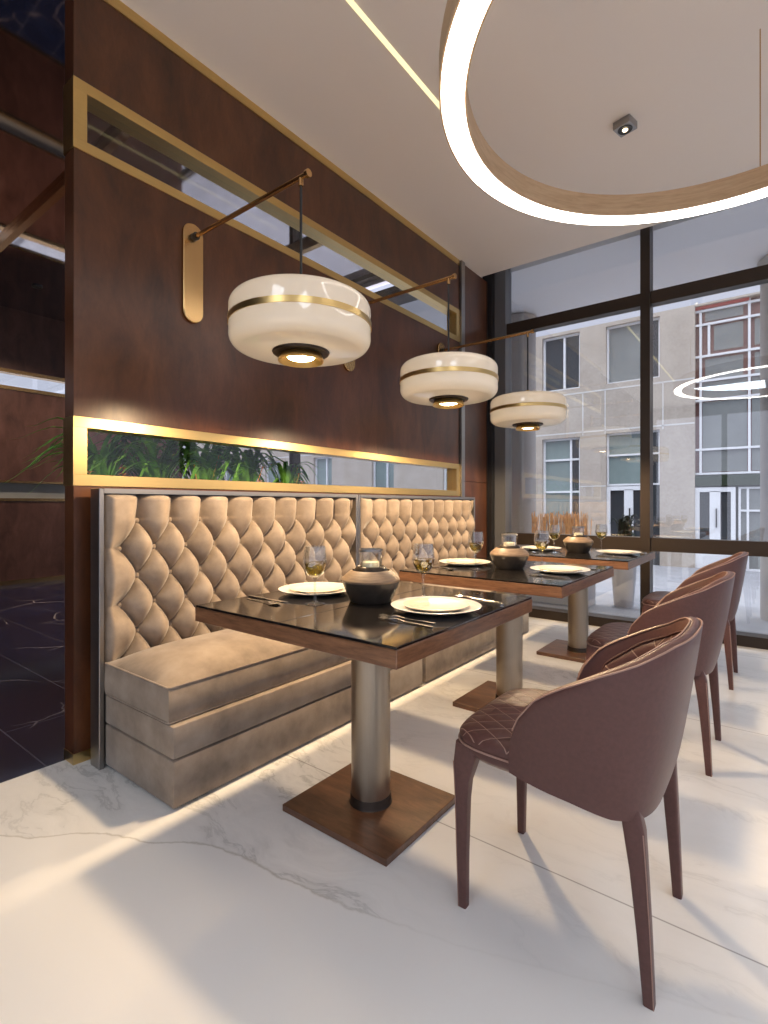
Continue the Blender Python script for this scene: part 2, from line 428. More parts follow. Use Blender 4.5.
# glazed wall towards the street
def bay(name, xa, xb, zt=2.86, glass_top=True):
    r = struct(empty(name, (0, 0, 0))); f = bmesh.new()
    y0, y1 = WY, WY+.10
    bx(f, xa, xb, y0-.05, y1, 0, .085)                 # sill
    bx(f, xa, xb, y0, y1, .70, .815)                   # low transom
    bx(f, xa, xb, y0, y1, 2.83, 2.94)                  # high transom
    bx(f, xa, xb, y0, y1, 3.65, 3.7)
    link('window_frame', f, M['darksteel'], r)
    for z0, z1 in ((.085, .70), (.815, 2.83), (2.94, 3.65)):
        link('pane', box(xa, xb, y0+.045, y0+.053, z0, z1), M['glass'], r)
    return r
bay('window_3', .16, 1.405)
bay('window_4', 1.481, 3.2)
bay('window_5', 3.28, XR)
bay('window_6', -3.0, -.06); bay('window_7', -5.95, -3.08)
for i, x in enumerate((1.443, 3.24, -3.04)):
    struct(link('trim_%d' % (i+3), box(x-.038, x+.038, WY-.02, WY+.12, 0, 3.7), M['darksteel']))
struct(link('trim_6', box(-.09, .0, 4.78, 4.87, 0, H), M['black']))
struct(link('trim_7', box(-.06, .043, WY-.10, WY+.12, 0, 3.7), M['black']))
struct(link('trim_13', box(.043, .16, WY-.03, WY+.12, 0, 3.7), M['greymetal']))
# far side of the back room, with the same brass-framed slots
bw = bmesh.new()
for z0, z1 in ((.06, 1.15), (1.43, 2.68), (2.96, 3.8)): bx(bw, WX0-.12, WX0, YB, WY+.1, z0, z1)
struct(link('wall_back_room', bw, M['backwall']))
bt = bmesh.new()
for z0, z1 in ((0, .06), (1.15, 1.19), (1.40, 1.43), (2.68, 2.73), (2.91, 2.96)): bx(bt, WX0-.12, WX0+.01, YB, WY+.1, z0, z1)
struct(link('trim_8', bt, M['brassdark']))
bg_ = bmesh.new(); bx(bg_, WX0-.06, WX0-.05, YB, WY, 2.73, 2.91)
struct(link('window_9', box(WX0-.06, WX0-.05, YB, WY, 1.19, 1.40), M['greypane']))
struct(link('window_8', bg_, M['glass']))
# brass beams under the mirror ceiling
for i, y in enumerate((1.74, -.3, 3.7)):
    struct(link('trim_%d' % (i+9), box(WX0, -.1, y, y+.06, 3.74, 3.8), M['brassdark']))
for y in (.8, 2.4, 4.0):  # fixtures made to go with the added back room fill spots
    o = link('added_fill_fixture', lathe([(0, 3.790), (.04, 3.790), (.045, 3.786), (.055, 3.786), (.058, 3.80), (0, 3.80)], 28, c=(-4.9, y, 0)), M['black'], None, True)
    tag(o, 'black round fixture of an added fill light under the mirror ceiling of the back room', 'downlight', 'added fill lights of the back room')
# unseen rear and right walls, opened up to let fill daylight in
struct(link('wall_rear', box(WX0-.12, 0, YB-.12, YB, 0, 3.8), M['backwall']))
rr = bmesh.new(); bx(rr, 0, XR, YB-.12, YB, 0, .25); bx(rr, 0, XR, YB-.12, YB, 3.1, 3.67)
for x in (0, 1.4, 2.8, 4.2, XR): bx(rr, x-.05, x+.05, YB-.12, YB, .25, 3.1)
struct(link('wall_rear_daylight_opening', rr, M['darksteel']))
rw = bmesh.new()
bx(rw, XR, XR+.12, YB, WY+.1, 0, .35); bx(rw, XR, XR+.12, YB, WY+.1, 3.0, 3.67)
for y in (YB, -1.4, .9, 3.0, WY): bx(rw, XR, XR+.12, y-.06, y+.06, .35, 3.0)
struct(link('wall_right', rw, M['darksteel']))

# ================================================================== lighting fixtures
# ring lamp
ring = empty('ring_lamp', (2.235, 2.10, 2.585))
tag(ring, 'large round pale wood ring lamp with glowing underside hung from the ceiling', 'lamp')
R = .940
def annulus(name, prof, m, parent, seg=128):
    bm = bmesh.new(); rings = [[bm.verts.new((r*math.cos(2*PI*i/seg), r*math.sin(2*PI*i/seg), z)) for r, z in prof] for i in range(seg)]
    k = len(prof)
    for i in range(seg):
        a, b = rings[i], rings[(i+1) % seg]
        for j in range(k): bm.faces.new((a[j], a[(j+1) % k], b[(j+1) % k], b[j]))
    return link(name, bm, m, parent, smooth=True)
annulus('ring_band', [(R-.05, .0), (R-.05, .105), (R+.05, .105), (R+.05, .0), (R+.043, .0), (R+.043, .01), (R-.043, .01), (R-.043, .0)], M['ringband'], ring)
annulus('light_diffuser', [(R-.042, -.002), (R-.042, .008), (R+.042, .008), (R+.042, -.002)], M['ledring'], ring)
for a in (math.radians(86.7), math.radians(206), math.radians(324)):
    link('suspension_wire', tube([(R*math.cos(a), R*math.sin(a), .105), (R*math.cos(a), R*math.sin(a), H-2.587)], .0028, 8), M['brassdark'], ring)
st = tag(link('led_strip', box(.815, .84, -2.5, 2.82, H-.004, H+.002), M['ledstrip']), 'thin warm glowing light line set into the ceiling parallel to the wall', 'light strip')
# ceiling spot
dl = empty('ceiling_spotlight', (1.635, 3.29, H), math.radians(-14))
tag(dl, 'small square grey metal spotlight fixed to the ceiling inside the ring lamp outline', 'spotlight')
s = bmesh.new(); bx(s, -.05, .05, -.05, .05, -.045, 0, bev=.003)
link('housing', s, M['steel'], dl)
link('reflector', lathe([(0, -.047), (.026, -.047), (.038, -.0495), (.041, -.046), (.041, -.044), (0, -.044)], 32), M['black'], dl, True)
link('bulb', lathe([(0, -.055), (.012, -.053), (.016, -.047), (0, -.047)], 20), emit('spot bulb', (1, .8, .5), 3), dl, True)
for i, (x, y) in enumerate(FILL_PANELS):  # added fill panels, out of view
    p = tag(empty('added_fill_panel', (x, y, H)), 'square white fill panel added in the ceiling behind the camera', 'panel light', 'added fill panels behind the camera')
    link('panel_frame', box(-.6, .6, -.6, .6, -.02, 0, bev=.003), M['whiteframe'], p)
    link('diffuser', box(-.55, .55, -.55, .55, -.024, -.02), M['panel'], p)

# wall pendants
def make_pendant():
    r = empty('wall_pendant_lamp', (0, 0, 0))
    # wall plate: stadium shape
    z0, z1, hw = 2.020, 2.520, .056
    secs = []
    for x, g in ((.001, 0), (.016, 0), (.020, .004)):
        pts = []
        for i in range(13): a = PI*i/12; pts.append((x, (hw-g)*math.cos(a), z1-hw+(hw-g)*math.sin(a)))
        for i in range(13): a = PI+PI*i/12; pts.append((x, (hw-g)*math.cos(a), z0+hw+(hw-g)*math.sin(a)))
        secs.append(pts)
    link('wall_plate', loft(secs), M['brassdark'], r)
    arm = link('arm', tube([(.02, 0, 2.45), (.835, 0, 2.45)], .0105, 16), M['brassdark'], r, True)
    link('collar', tube([(.020, 0, 2.45), (.045, 0, 2.45)], .019, 20), M['black'], arm, True)
    e = bmesh.new(); tube([(.832, 0, 2.45), (.848, 0, 2.45)], .016, 20, e)
    link('end_knob', e, M['brassdark'], arm, True)
    link('cord_grip', tube([(.80, 0, 2.445), (.80, 0, 2.413)], .010, 14), M['brassdark'], arm, True)
    link('cord', tube([(.80, 0, 2.415), (.80, 0, 1.99)], .0055, 10), M['cord'], r, True)
    link('stem_cap', lathe([(0, 1.995), (.014, 1.995), (.016, 1.99), (.016, 1.95), (.03, 1.943), (.03, 1.935), (0, 1.935)], 24, c=(.80, 0, 0)), M['brass'], r, True)
    Rr = .288
    def arcp(cx, cz, rad, a0, a1, n): return [(cx+rad*math.cos(math.radians(a0+(a1-a0)*i/n)), cz+rad*math.sin(math.radians(a0+(a1-a0)*i/n))) for i in range(n+1)]
    sh = link('shade', lathe([(.10, 1.938)]+arcp(Rr-.045, 1.894, .045, 90, 0, 8)+[(Rr, 1.846)], 72, c=(.80, 0, 0)), M['shade'], r, True)
    link('lower_shade', lathe([(Rr, 1.824)]+arcp(Rr-.050, 1.783, .050, 0, -90, 9)+[(.10, 1.729)], 72, c=(.80, 0, 0)), M['shade'], r, True)
    link('shade_band', lathe([(Rr-.006, 1.847), (Rr+.003, 1.847), (Rr+.003, 1.823), (Rr-.006, 1.823)], 72, c=(.80, 0, 0)), M['brass'], r, True)
    link('top_disc', lathe([(0, 1.939), (.10, 1.939), (.10, 1.936), (0, 1.936)], 40, c=(.80, 0, 0)), M['shade'], r, True)
    link('bulb_plate', lathe([(.07, 1.735), (.115, 1.733), (.117, 1.727), (.114, 1.721), (.075, 1.717), (.07, 1.72)], 48, c=(.80, 0, 0)), M['darksteel'], r, True)
    cup = link('bulb_cup', lathe([(.082, 1.722), (.092, 1.700), (.094, 1.690), (.090, 1.688), (.085, 1.694), (.06, 1.725), (.0, 1.728)], 48, c=(.80, 0, 0)), M['brass'], r, True)
    link('bulb', lathe([(0, 1.694), (.030, 1.696), (.052, 1.703), (.060, 1.714), (.052, 1.722), (0, 1.726)], 32, c=(.80, 0, 0)), M['bulb'], cup, True)
    return r
pend = make_pendant()
plabels = ['white drum glass wall pendant nearest the camera, over the nearest table',
           'middle one of three white drum glass wall pendants, over the second table',
           'white drum glass wall pendant nearest the window, over the farthest table']
for i, y in enumerate(PEND):
    p = pend if i == 0 else copy_tree(pend)
    p.location = (0, y, 0); tag(p, plabels[i], 'lamp', 'pendant lamps on brass wall arms')

# ================================================================== banquette benches
def make_bench(y0, y1, first_even, label):
    L = y1-y0; r = empty('tufted_bench', (0, y0, 0))
    tag(r, label, 'bench', 'tufted benches along the wood wall')
    f = bmesh.new()
    bx(f, .052, .135, 0, .020, 0, 1.168, bev=.002, seg=1)
    bx(f, .052, .135, L-.020, L, 0, 1.168, bev=.002, seg=1)
    bx(f, .052, .135, .020, L-.020, 1.148, 1.168)
    bx(f, .034, .056, .020, L-.020, .0, 1.148)
    link('backrest_frame', f, M['steel'], r)
    # tufted cushion
    ya, yb, za, zb = .021, L-.021, .33, 1.147
    dy, dz = .1568, .1232; ztop = 1.030
    ye = first_even-y0                       # offset of even-row buttons
    ny, nz = 300, 150
    def hgt(y, z):
        u = (y-ye)/dy; v = (z-ztop)/(2*dz)      # row 1 buttons at u=.5+k, v=0 ; row 2 at u=k, v=-.5
        uu = u-.5
        if z <= ztop:
            p = uu+v; q = uu-v
            a = abs(math.sin(PI*p)); b = abs(math.sin(PI*q))
            # nearest button closeness
            h = (a*b)**.42
            dd = (math.sin(PI*p)**2+math.sin(PI*q)**2)
            h *= 1-.75*math.exp(-dd*11)
        else:
            a = abs(math.sin(PI*uu))
            t = min(1, (z-ztop)/(.09))
            h0 = (a*a)**.42; h = h0*(1-t)+(a**.55)*t
            rr = (math.sin(PI*uu)**2)+((z-ztop)/.09)**2
            h *= 1-.75*math.exp(-rr*11)
        le = ye; re = ye+dy*(math.floor((yb-.02-ye)/dy-.5)+.5)
        if z <= ztop:
            if y < le:
                k = min(1, (le-y)/.06); pz = abs(math.cos(PI*v))**.84
                h = pz*(1-k)+(.25*pz+.75)*k
            elif y > re:
                k = min(1, (y-re)/.04); pz = abs(math.sin(PI*v))**.84
                h = pz*(1-k)+(.25*pz+.75)*k
        elif y < le: h = 1.0
        elif y > re: k = min(1, (y-re)/.04); h = (h*(1-k)+k)*(.75+.25*min(1, (z-ztop)/.05))
        e = min(y-ya, yb-y, zb-z)
        edge = min(1, max(0, e)/.035); edge = math.sqrt(1-(1-edge)**2)
        return edge*(.10+.90*h)
    bm = bmesh.new(); g = []
    for i in range(ny+1):
        y = ya+(yb-ya)*i/ny; col = []
        for j in range(nz+1):
            z = za+(zb-za)*j/nz
            col.append(bm.verts.new((.052+.108*hgt(y, z-.012*hgt(y, z)), y, z)))
        g.append(col)
    for i in range(ny):
        for j in range(nz): bm.faces.new((g[i][j], g[i+1][j], g[i+1][j+1], g[i][j+1]))
    # close the back
    bvs = [bm.verts.new((.032, yy, zz)) for yy, zz in ((ya, za), (yb, za), (yb, zb), (ya, zb))]
    bm.faces.new(bvs)
    bm.faces.new([c[0] for c in g]+[bvs[1], bvs[0]]); bm.faces.new([c[-1] for c in g]+[bvs[2], bvs[3]])
    bm.faces.new(g[0]+[bvs[3], bvs[0]]); bm.faces.new(g[-1]+[bvs[2], bvs[1]])
    back = link('backrest', bm, M['suede'], r)
    for i, p in enumerate(back.data.polygons): p.use_smooth = i < ny*nz
    # buttons
    bme = None
    for row in range(5):
        z = ztop-row*dz; y = ye+(dy*.5 if row % 2 == 0 else 0)
        while y < yb-.04:
            if y > ya+.04:
                if bme is None:
                    b = lathe([(0, .011), (.007, .0095), (.0115, .005), (.0125, -.004), (0, -.006)], 14)
                    bmesh.ops.rotate(b, verts=b.verts, matrix=Matrix.Rotation(PI/2, 3, 'Y'))
                    o = link('button', b, M['suede'], back, True); bme = o.data
                else:
                    o = bpy.data.objects.new('button', bme); COL.objects.link(o); o.parent = back
                o.location = (.052+.108*hgt(y, z)+.010, y, z)
            y += dy
    # seat boxes
    g0, g1 = .028, L-.003
    b1 = box(.12, .652, g0, g1, .012, .181, bev=.008); b2 = box(.12, .652, g0, g1, .187, .304, bev=.008)
    link('lower_seat_base', b1, M['suede'], r, True); link('upper_seat_base', b2, M['suede'], r, True)
    link('plinth', box(.12, .615, g0+.02, g1-.01, 0, .013), M['steel'], r)
    # seat cushion with crowned top
    c0, c1, zx0, zx1 = .125, .622, .306, .438
    nx_, ny_ = 26, 60
    bm = bmesh.new(); top = []
    for i in range(nx_+1):
        rowv = []
        for j in range(ny_+1):
            u = i/nx_; v = j/ny_
            x = c0+(c1-c0)*u; y = g0+(g1-g0)*v
            eu = min(u, 1-u)*(c1-c0); ev = min(v, 1-v)*(g1-g0)
            cr = (1-math.exp(-eu/.075))*(1-math.exp(-ev/.075))
            rowv.append(bm.verts.new((x, y, zx1+.075*cr)))
        top.append(rowv)
    for i in range(nx_):
        for j in range(ny_): bm.faces.new((top[i][j], top[i+1][j], top[i+1][j+1], top[i][j+1]))
    loop = [top[i][0] for i in range(nx_+1)]+[top[nx_][j] for j in range(1, ny_+1)]+[top[i][ny_] for i in range(nx_-1, -1, -1)]+[top[0][j] for j in range(ny_-1, 0, -1)]
    prev = loop; n = len(loop)
    cx, cy = (c0+c1)/2, (g0+g1)/2
    for (zz, off) in ((zx1-.012, .006), ((zx0+zx1)/2, .010), (zx0+.014, .005), (zx0, -.006)):
        cur = []
        for v in loop:
            x, y = v.co.x, v.co.y
            ox = off if abs(x-c1) < 1e-5 else 0
            oy = -off*.6 if abs(y-g0) < 1e-5 else 0
            cur.append(bm.verts.new((x+ox, y+oy, zz)))
        for k in range(n): bm.faces.new((prev[k], prev[(k+1) % n], cur[(k+1) % n], cur[k]))
        prev = cur
    bm.faces.new(prev)
    cu = link('seat_cushion', bm, M['suede'], r, True)
    for zz, off in ((zx1, .003), (zx0+.006, .0)):
        link('piping', tube([(c0+.01, g0-off, zz), (c1-.006+off, g0-off, zz), (c1+off, g0+.006, zz), (c1+off, g1-.004, zz)], .0045, 8), M['suede'], cu, True)
    return r
make_bench(.960, 2.606, 1.067, 'tan tufted bench with steel framed back, the one nearer the camera')
make_bench(2.610, 4.268, 2.713, 'tan tufted bench with steel framed back, the one nearer the window')

# ================================================================== tables
def make_table():
    r = empty('dining_table', (0, 0, 0)); h = .436
    link('table_frame', box(-h, h, -h, h, .694, .742, bev=.002, seg=1), M['tablewood'], r)
    t = bmesh.new(); bx(t, -h+.002, -.0012, -h+.002, h-.002, .7425, .750, bev=.0012, seg=1); bx(t, .0012, h-.002, -h+.002, h-.002, .7425, .750, bev=.0012, seg=1)
    link('glass_top', t, M['tabletop'], r)
    link('column', lathe([(0, .694), (.071, .694), (.071, .055), (0, .055)], 56), M['column'], r, True)
    link('column_foot', lathe([(0, .056), (.0725, .056), (.0745, .052), (.0745, .030), (.078, .025), (0, .024)], 56), M['darksteel'], r, True)
    link('base_plate', box(-.235, .235, -.215, .215, 0, .025, bev=.002, seg=1), M['baseplate'], r)
    return r
TX = 1.183
tb = make_table()
tl = ['dark glass topped wooden pedestal table nearest the camera', 'dark glass topped wooden pedestal table between the other two', 'dark glass topped wooden pedestal table nearest the window']
for i, y in enumerate(ROWY):
    t = tb if i == 0 else copy_tree(tb)
    t.location = (TX, y, 0); tag(t, tl[i], 'table', 'dining tables along the bench')

# ================================================================== tableware
ORD = ['nearest', 'middle', 'farthest']
def first_or_copy(proto, make):
    if proto[0] is None: proto[0] = make(); return proto[0]
    return copy_tree(proto[0])
def mk_charger():
    o = link('charger_plate', lathe([(0, .004), (.085, .004), (.100, .008), (.147, .021), (.149, .0235), (.146, .0245), (.100, .013), (.085, .010), (0, .009)], 72), M['porcelain'], None, True); return o
def mk_dinner():
    return link('dinner_plate', lathe([(0, .002), (.07, .002), (.082, .006), (.107, .015), (.109, .0175), (.106, .018), (.080, .0105), (.07, .008), (0, .008)], 64), M['cream'], None, True)
def mk_wine():
    r = empty('wine_glass')
    g = [(0, .003), (.034, .001), (.035, .003), (.012, .007), (.005, .014), (.004, .05), (.0045, .085), (.010, .092), (.026, .104), (.038, .125), (.0425, .145), (.041, .170), (.036, .205),
         (.0350, .205), (.0398, .170), (.0412, .145), (.037, .126), (.0255, .106), (.008, .096), (0, .095)]
    link('glass_bowl', lathe(g, 40), M['clear'], r, True)
    link('white_wine', lathe([(0, .0965), (.0075, .0975), (.025, .1075), (.0362, .127), (.0398, .143), (.0396, .147), (0, .147)], 40), WINE, r, True)
    return r
WINE = glassmat('white wine', (.80, .70, .25), boost=1.6)
def mk_fork():
    bm = bmesh.new(); L = .19
    secs = []
    for t, hw, z in ((0, .0035, .003), (.02, .0045, .003), (.10, .0028, .0045), (.128, .003, .008), (.140, .009, .008), (.150, .0115, .006)):
        secs.append([(t-.09, -hw, z-.001), (t-.09, hw, z-.001), (t-.09, hw, z+.001), (t-.09, -hw, z+.001)])
    loft(secs, bm)
    for k in range(4):
        y = -.0098+k*.0065
        loft([[(x-.09, y-.0014, z-.0009), (x-.09, y+.0014, z-.0009), (x-.09, y+.0014, z+.0009), (x-.09, y-.0014, z+.0009)] for x, z in ((.149, .006), (.17, .0035), (.192, .006))], bm)
    return link('fork', bm, M['silver'], None)
def mk_spoon():
    bm = bmesh.new(); secs = []
    for t, hw, z in ((0, .0035, .003), (.02, .0045, .003), (.10, .0028, .005), (.132, .003, .008), (.140, .010, .006), (.152, .0165, .0035), (.165, .0185, .0025), (.178, .0155, .003), (.187, .008, .0045), (.190, .002, .0055)):
        secs.append([(t-.09, -hw, z+(.003 if hw > .006 else 0)), (t-.09, -hw*.5, z-.0008), (t-.09, hw*.5, z-.0008), (t-.09, hw, z+(.003 if hw > .006 else 0)), (t-.09, hw*.5, z+.0008), (t-.09, -hw*.5, z+.0008)])
    loft(secs, bm); return link('spoon', bm, M['silver'], None, True)
def mk_knife():
    bm = bmesh.new(); secs = []
    for t, a, b_, th in ((0, -.005, .005, .0025), (.01, -.006, .006, .003), (.09, -.0045, .0045, .0025), (.098, -.0045, .0045, .0012), (.11, -.0085, .006, .0008), (.18, -.0095, .006, .0007), (.198, -.004, .006, .0006), (.207, .004, .006, .0005)):
        secs.append([(t-.10, a, .0035-th*.8), (t-.10, b_, .0035-th), (t-.10, b_, .0035+th), (t-.10, a, .0035+th*.8)])
    loft(secs, bm); return link('table_knife', bm, M['silver'], None)
def mk_pot():
    r = empty('candle_pot')
    link('lower_bowl', lathe([(0, .0), (.072, .0), (.076, .004), (.101, .062), (.104, .073), (.098, .073), (.07, .03), (0, .02)], 64), M['potdark'], r, True)
    link('shoulder', lathe([(.1045, .0735), (.106, .080), (.100, .090), (.073, .113), (.069, .113), (.070, .108), (.098, .0735)], 64), M['pottop'], r, True)
    link('neck_ring', lathe([(.045, .098), (.064, .098), (.062, .110), (.054, .124), (.050, .127), (.046, .124), (.045, .098)], 56), M['darksteel'], r, True)
    link('candle_glass', lathe([(.040, .100), (.0415, .183), (.0395, .183), (.038, .102)], 48), M['clear'], r, True)
    link('glass_rim', lathe([(.0395, .180), (.0425, .180), (.0432, .184), (.0425, .189), (.039, .189)], 48), M['steel'], r, True)
    c = link('candle', lathe([(0, .100), (.030, .100), (.031, .103), (.031, .139), (.029, .142), (0, .1415)], 40), M['wax'], r, True)
    link('wick', tube([(0, 0, .141), (.001, 0, .150)], .001, 6), M['cord'], c)
    return r
P = {k: [None] for k in ('charger', 'dinner', 'wine', 'fork', 'spoon', 'knife', 'pot')}
TT = .7502
for ti, ty in enumerate(ROWY):
    tn = ORD[ti]+' table' if ti != 1 else 'middle table'
    o = first_or_copy(P['pot'], mk_pot); o.location = (TX, ty, TT)
    tag(o, 'two-tone dark bowl-shaped candle holder at the centre of the '+tn, 'candle holder', 'candle holders on the tables')
    for side in (0, 1):                       # 0: bench side, 1: chair side
        sgn = -1 if side == 0 else 1
        who = 'bench side' if side == 0 else 'chair side'
        px = TX+sgn*.278
        o = first_or_copy(P['charger'], mk_charger); o.location = (px, ty, TT-.0035)
        tag(o, 'large white charger plate on the %s of the %s' % (who, tn), 'plate', 'white charger plates')
        o = first_or_copy(P['dinner'], mk_dinner); o.location = (px, ty, TT+.005)
        tag(o, 'smaller cream dinner plate stacked on the charger, %s of the %s' % (who, tn), 'plate', 'cream dinner plates')
        o = first_or_copy(P['wine'], mk_wine); o.location = (TX+sgn*.120, ty+sgn*.165, TT-.001)
        tag(o, 'stemmed glass of white wine on the %s of the %s' % (who, tn), 'wine glass', 'glasses of white wine')
        # cutlery: forks to the diner's left, knife and spoon to the right; handles point to the diner
        rz = 0 if side == 0 else PI
        for k, (nm, off, dx, jz) in enumerate((('fork', .172, -.01, .06), ('fork', .208, -.03, -.03), ('knife', -.215, -.04, .03), ('spoon', -.255, -.02, -.05))):
            o = first_or_copy(P[nm], {'fork': mk_fork, 'knife': mk_knife, 'spoon': mk_spoon}[nm])
            o.location = (px-sgn*(dx), ty-sgn*off, TT-.0012)
            o.rotation_euler = (0, 0, rz+jz)
            lab = {'fork': 'polished steel fork %s the plate, %s of the %s' % ('next to' if k == 0 else 'on the outer side of', who, tn),
                   'knife': 'polished steel knife beside the plate, %s of the %s' % (who, tn),
                   'spoon': 'polished steel spoon outside the knife, %s of the %s' % (who, tn)}[nm]
            tag(o, lab, nm, {'fork': 'forks', 'knife': 'knives', 'spoon': 'spoons'}[nm]+' laid on the tables')

# ================================================================== chairs
def grid_uv(bm, g, uvf):
    uvl = bm.loops.layers.uv.verify()
    fs = []
    for i in range(len(g)-1):
        for j in range(len(g[0])-1):
            f = bm.faces.new((g[i][j], g[i+1][j], g[i+1][j+1], g[i][j+1]))
            for l, (a, b) in zip(f.loops, ((i, j), (i+1, j), (i+1, j+1), (i, j+1))): l[uvl].uv = uvf(a, b)
            fs.append(f)
    return fs
def make_chair():
    """origin at the floor under the seat centre, front towards -X"""
    r = empty('dining_chair')
    # U-shaped plan: t in 0..1 from the near arm tip round the back to the other arm tip
    XF = -.075
    def plan(t, xb, hw, e=2.9):
        # arm part then superellipse back
        s = t*2-1; a = abs(s)
        lim = .60
        xm = .03
        if a > lim:
            k = (a-lim)/(1-lim); x = xm+(XF-xm)*k; y = hw*(1-.05*k*k)
        else:
            ang = a/lim*PI/2
            x = xm+(xb-xm)*abs(math.cos(ang))**(2/e); y = hw*abs(math.sin(ang))**(2/e)
        return x, math.copysign(y, s) if s else 0
    KX = [(-.075, .470), (-.066, .525), (-.045, .572), (0, .628), (.055, .668), (.145, .712), (.225, .747), (.285, .782), (.33, .795)]
    def ztop(x):
        for (a, za), (b, zb) in zip(KX, KX[1:]):
            if x <= b: 
                k = max(0, (x-a)/(b-a)); return za+(zb-za)*k
        return KX[-1][1]
    def zbot(x): return .432-.03*max(0, min(1, (x+.07)/.25))
    nt_ = 96; ns = 12
    def pt(t, s, inset=0):
        # outer surface leans outwards with height
        xr, yr = plan(t, .308, .292); xl, yl = plan(t, .238, .256, 4.0)
        x0 = xr; zt = ztop(x0); zb = zbot(x0)
        z = zb+(zt-zb)*s
        k = min(1, (z-.40)/.40); k = k**.8
        x = xl+(xr-xl)*k; y = yl+(yr-yl)*k
        return Vector((x, y, z))
    th = .030
    def nrm(t, s):
        d = .004; a = pt(max(0, t-d), s); b = pt(min(1, t+d), s); tg = (b-a); tg.z = 0
        if tg.length < 1e-6: tg = Vector((1, 0, 0))
        tg.normalize(); return Vector((-tg.y, tg.x, 0))       # points inwards
    bm = bmesh.new(); secs = []
    NT = 110
    for i in range(NT+1):
        t = i/NT
        # concentrate samples at the tips
        t = .5-.5*math.cos(PI*t)*(.55)-.0 if False else t
        n = nrm(t, .5)
        # shell thickness tapers at the tip
        tip = min(1, min(t, 1-t)/.035); tt = th*math.sqrt(max(.0, 1-(1-tip)**2))*.85+th*.15
        sec = []
        for j in range(ns+1):
            sec.append(pt(t, j/ns))
        topo = pt(t, 1.0)
        for a in (30, 60, 90, 120, 150):
            ar = math.radians(a); sec.append(topo+n*(tt/2*(1-math.cos(ar)))+Vector((0, 0, tt*.45*math.sin(ar))))
        for j in range(ns, -1, -1):
            sec.append(pt(t, j/ns)+n*tt)
        secs.append([tuple(v) for v in sec])
    loft(secs, bm)
    link('shell_backrest', bm, M['leather'], r, True)
    # piping following the outer and inner edge of the rim
    sh = r.children[0]
    po = []; pin = []
    for i in range(3, NT-2):
        t = i/NT; n = nrm(t, .5); p = pt(t, 1.0)
        po.append(p+Vector((0, 0, .009))+n*.001); pin.append(p+n*(th-.001)+Vector((0, 0, .009)))
    link('rim_piping', tube(po, .0022, 6), M['stitch'], sh, True)
    link('rim_piping', tube(pin, .0022, 6), M['stitch'], sh, True)
    # quilted inner panel
    bm = bmesh.new(); g = []; NA = 72; NB = 14; t0, t1 = .13, .87
    border = []
    for i in range(NA+1):
        col = []; t = t0+(t1-t0)*i/NA; n = nrm(t, .5)
        fade = min(i, NA-i)/NA
        smax = .925-.45*(max(0, 1-fade/.16))**1.8; smin = .18
        for j in range(NB+1):
            s = smin+(smax-smin)*j/NB
            e = min(j/NB, 1-j/NB, fade*1.6)
            puff = .012*min(1, e/.10)**.5
            col.append(bm.verts.new(pt(t, s)+n*(th-.002+puff)))
        g.append(col)
    def uvq(i, j):
        t = t0+(t1-t0)*i/NA; p = g[i][j].co
        return ((t*1.02)/.085, p.z/.105)
    grid_uv(bm, g, uvq)
    link('quilted_back_panel', bm, M['quilt'], r, True)
    link('panel_piping', tube([Vector(p) for p in [tuple(pt(t0+(t1-t0)*i/NA, .925-.45*(max(0, 1-min(i, NA-i)/NA/.16))**1.8)+nrm(t0+(t1-t0)*i/NA, .5)*(th+.003)) for i in range(NA+1)]], .003, 6), M['leather'], sh, True)
    # seat
    def seat_out(a, sc_=1.0):
        c, s = math.cos(a), math.sin(a); e = 5.0
        x = abs(c)**(2/e)*(.205 if c > 0 else .262)*(1 if c > 0 else -1); y = abs(s)**(2/e)*.238*(1 if s > 0 else -1)
        return x*sc_, y*sc_
    bm = bmesh.new(); uvl = bm.loops.layers.uv.verify(); NS = 72
    prof = [(1.0, .452), (1.015, .462), (1.012, .472), (.985, .482), (.93, .488), (.80, .492), (.6, .495), (.4, .497), (.2, .498)]
    rings = []
    for s_, z in prof: rings.append([bm.verts.new((*seat_out(2*PI*i/NS, s_), z)) for i in range(NS)])
    cv = bm.verts.new((0, 0, .498))
    def setuv(f):
        f.material_index = 1 if f.calc_center_median().z < .474 else 0
        for l in f.loops: l[uvl].uv = (l.vert.co.x/.085, l.vert.co.y/.060)
    for a, b in zip(rings, rings[1:]):
        for i in range(NS): setuv(bm.faces.new((a[i], a[(i+1) % NS], b[(i+1) % NS], b[i])))
    for i in range(NS): setuv(bm.faces.new((rings[-1][i], rings[-1][(i+1) % NS], cv)))
    bm.faces.new(rings[0][::-1])
    st = link('seat', bm, [M['quilt'], M['leather']], r, True)
    link('piping', tube([(*seat_out(2*PI*i/NS, 1.018), .455) for i in range(NS)], .0028, 6, closed=True), M['stitch'], st, True)
    # seat pan under the cushion
    secs = []
    for s_, z in ((.78, .408), (.90, .414), (.975, .432), (1.0, .451)):
        secs.append([(*seat_out(2*PI*i/NS, s_), z) for i in range(NS)])
    link('seat_pan', loft(secs), M['leather'], r, True)
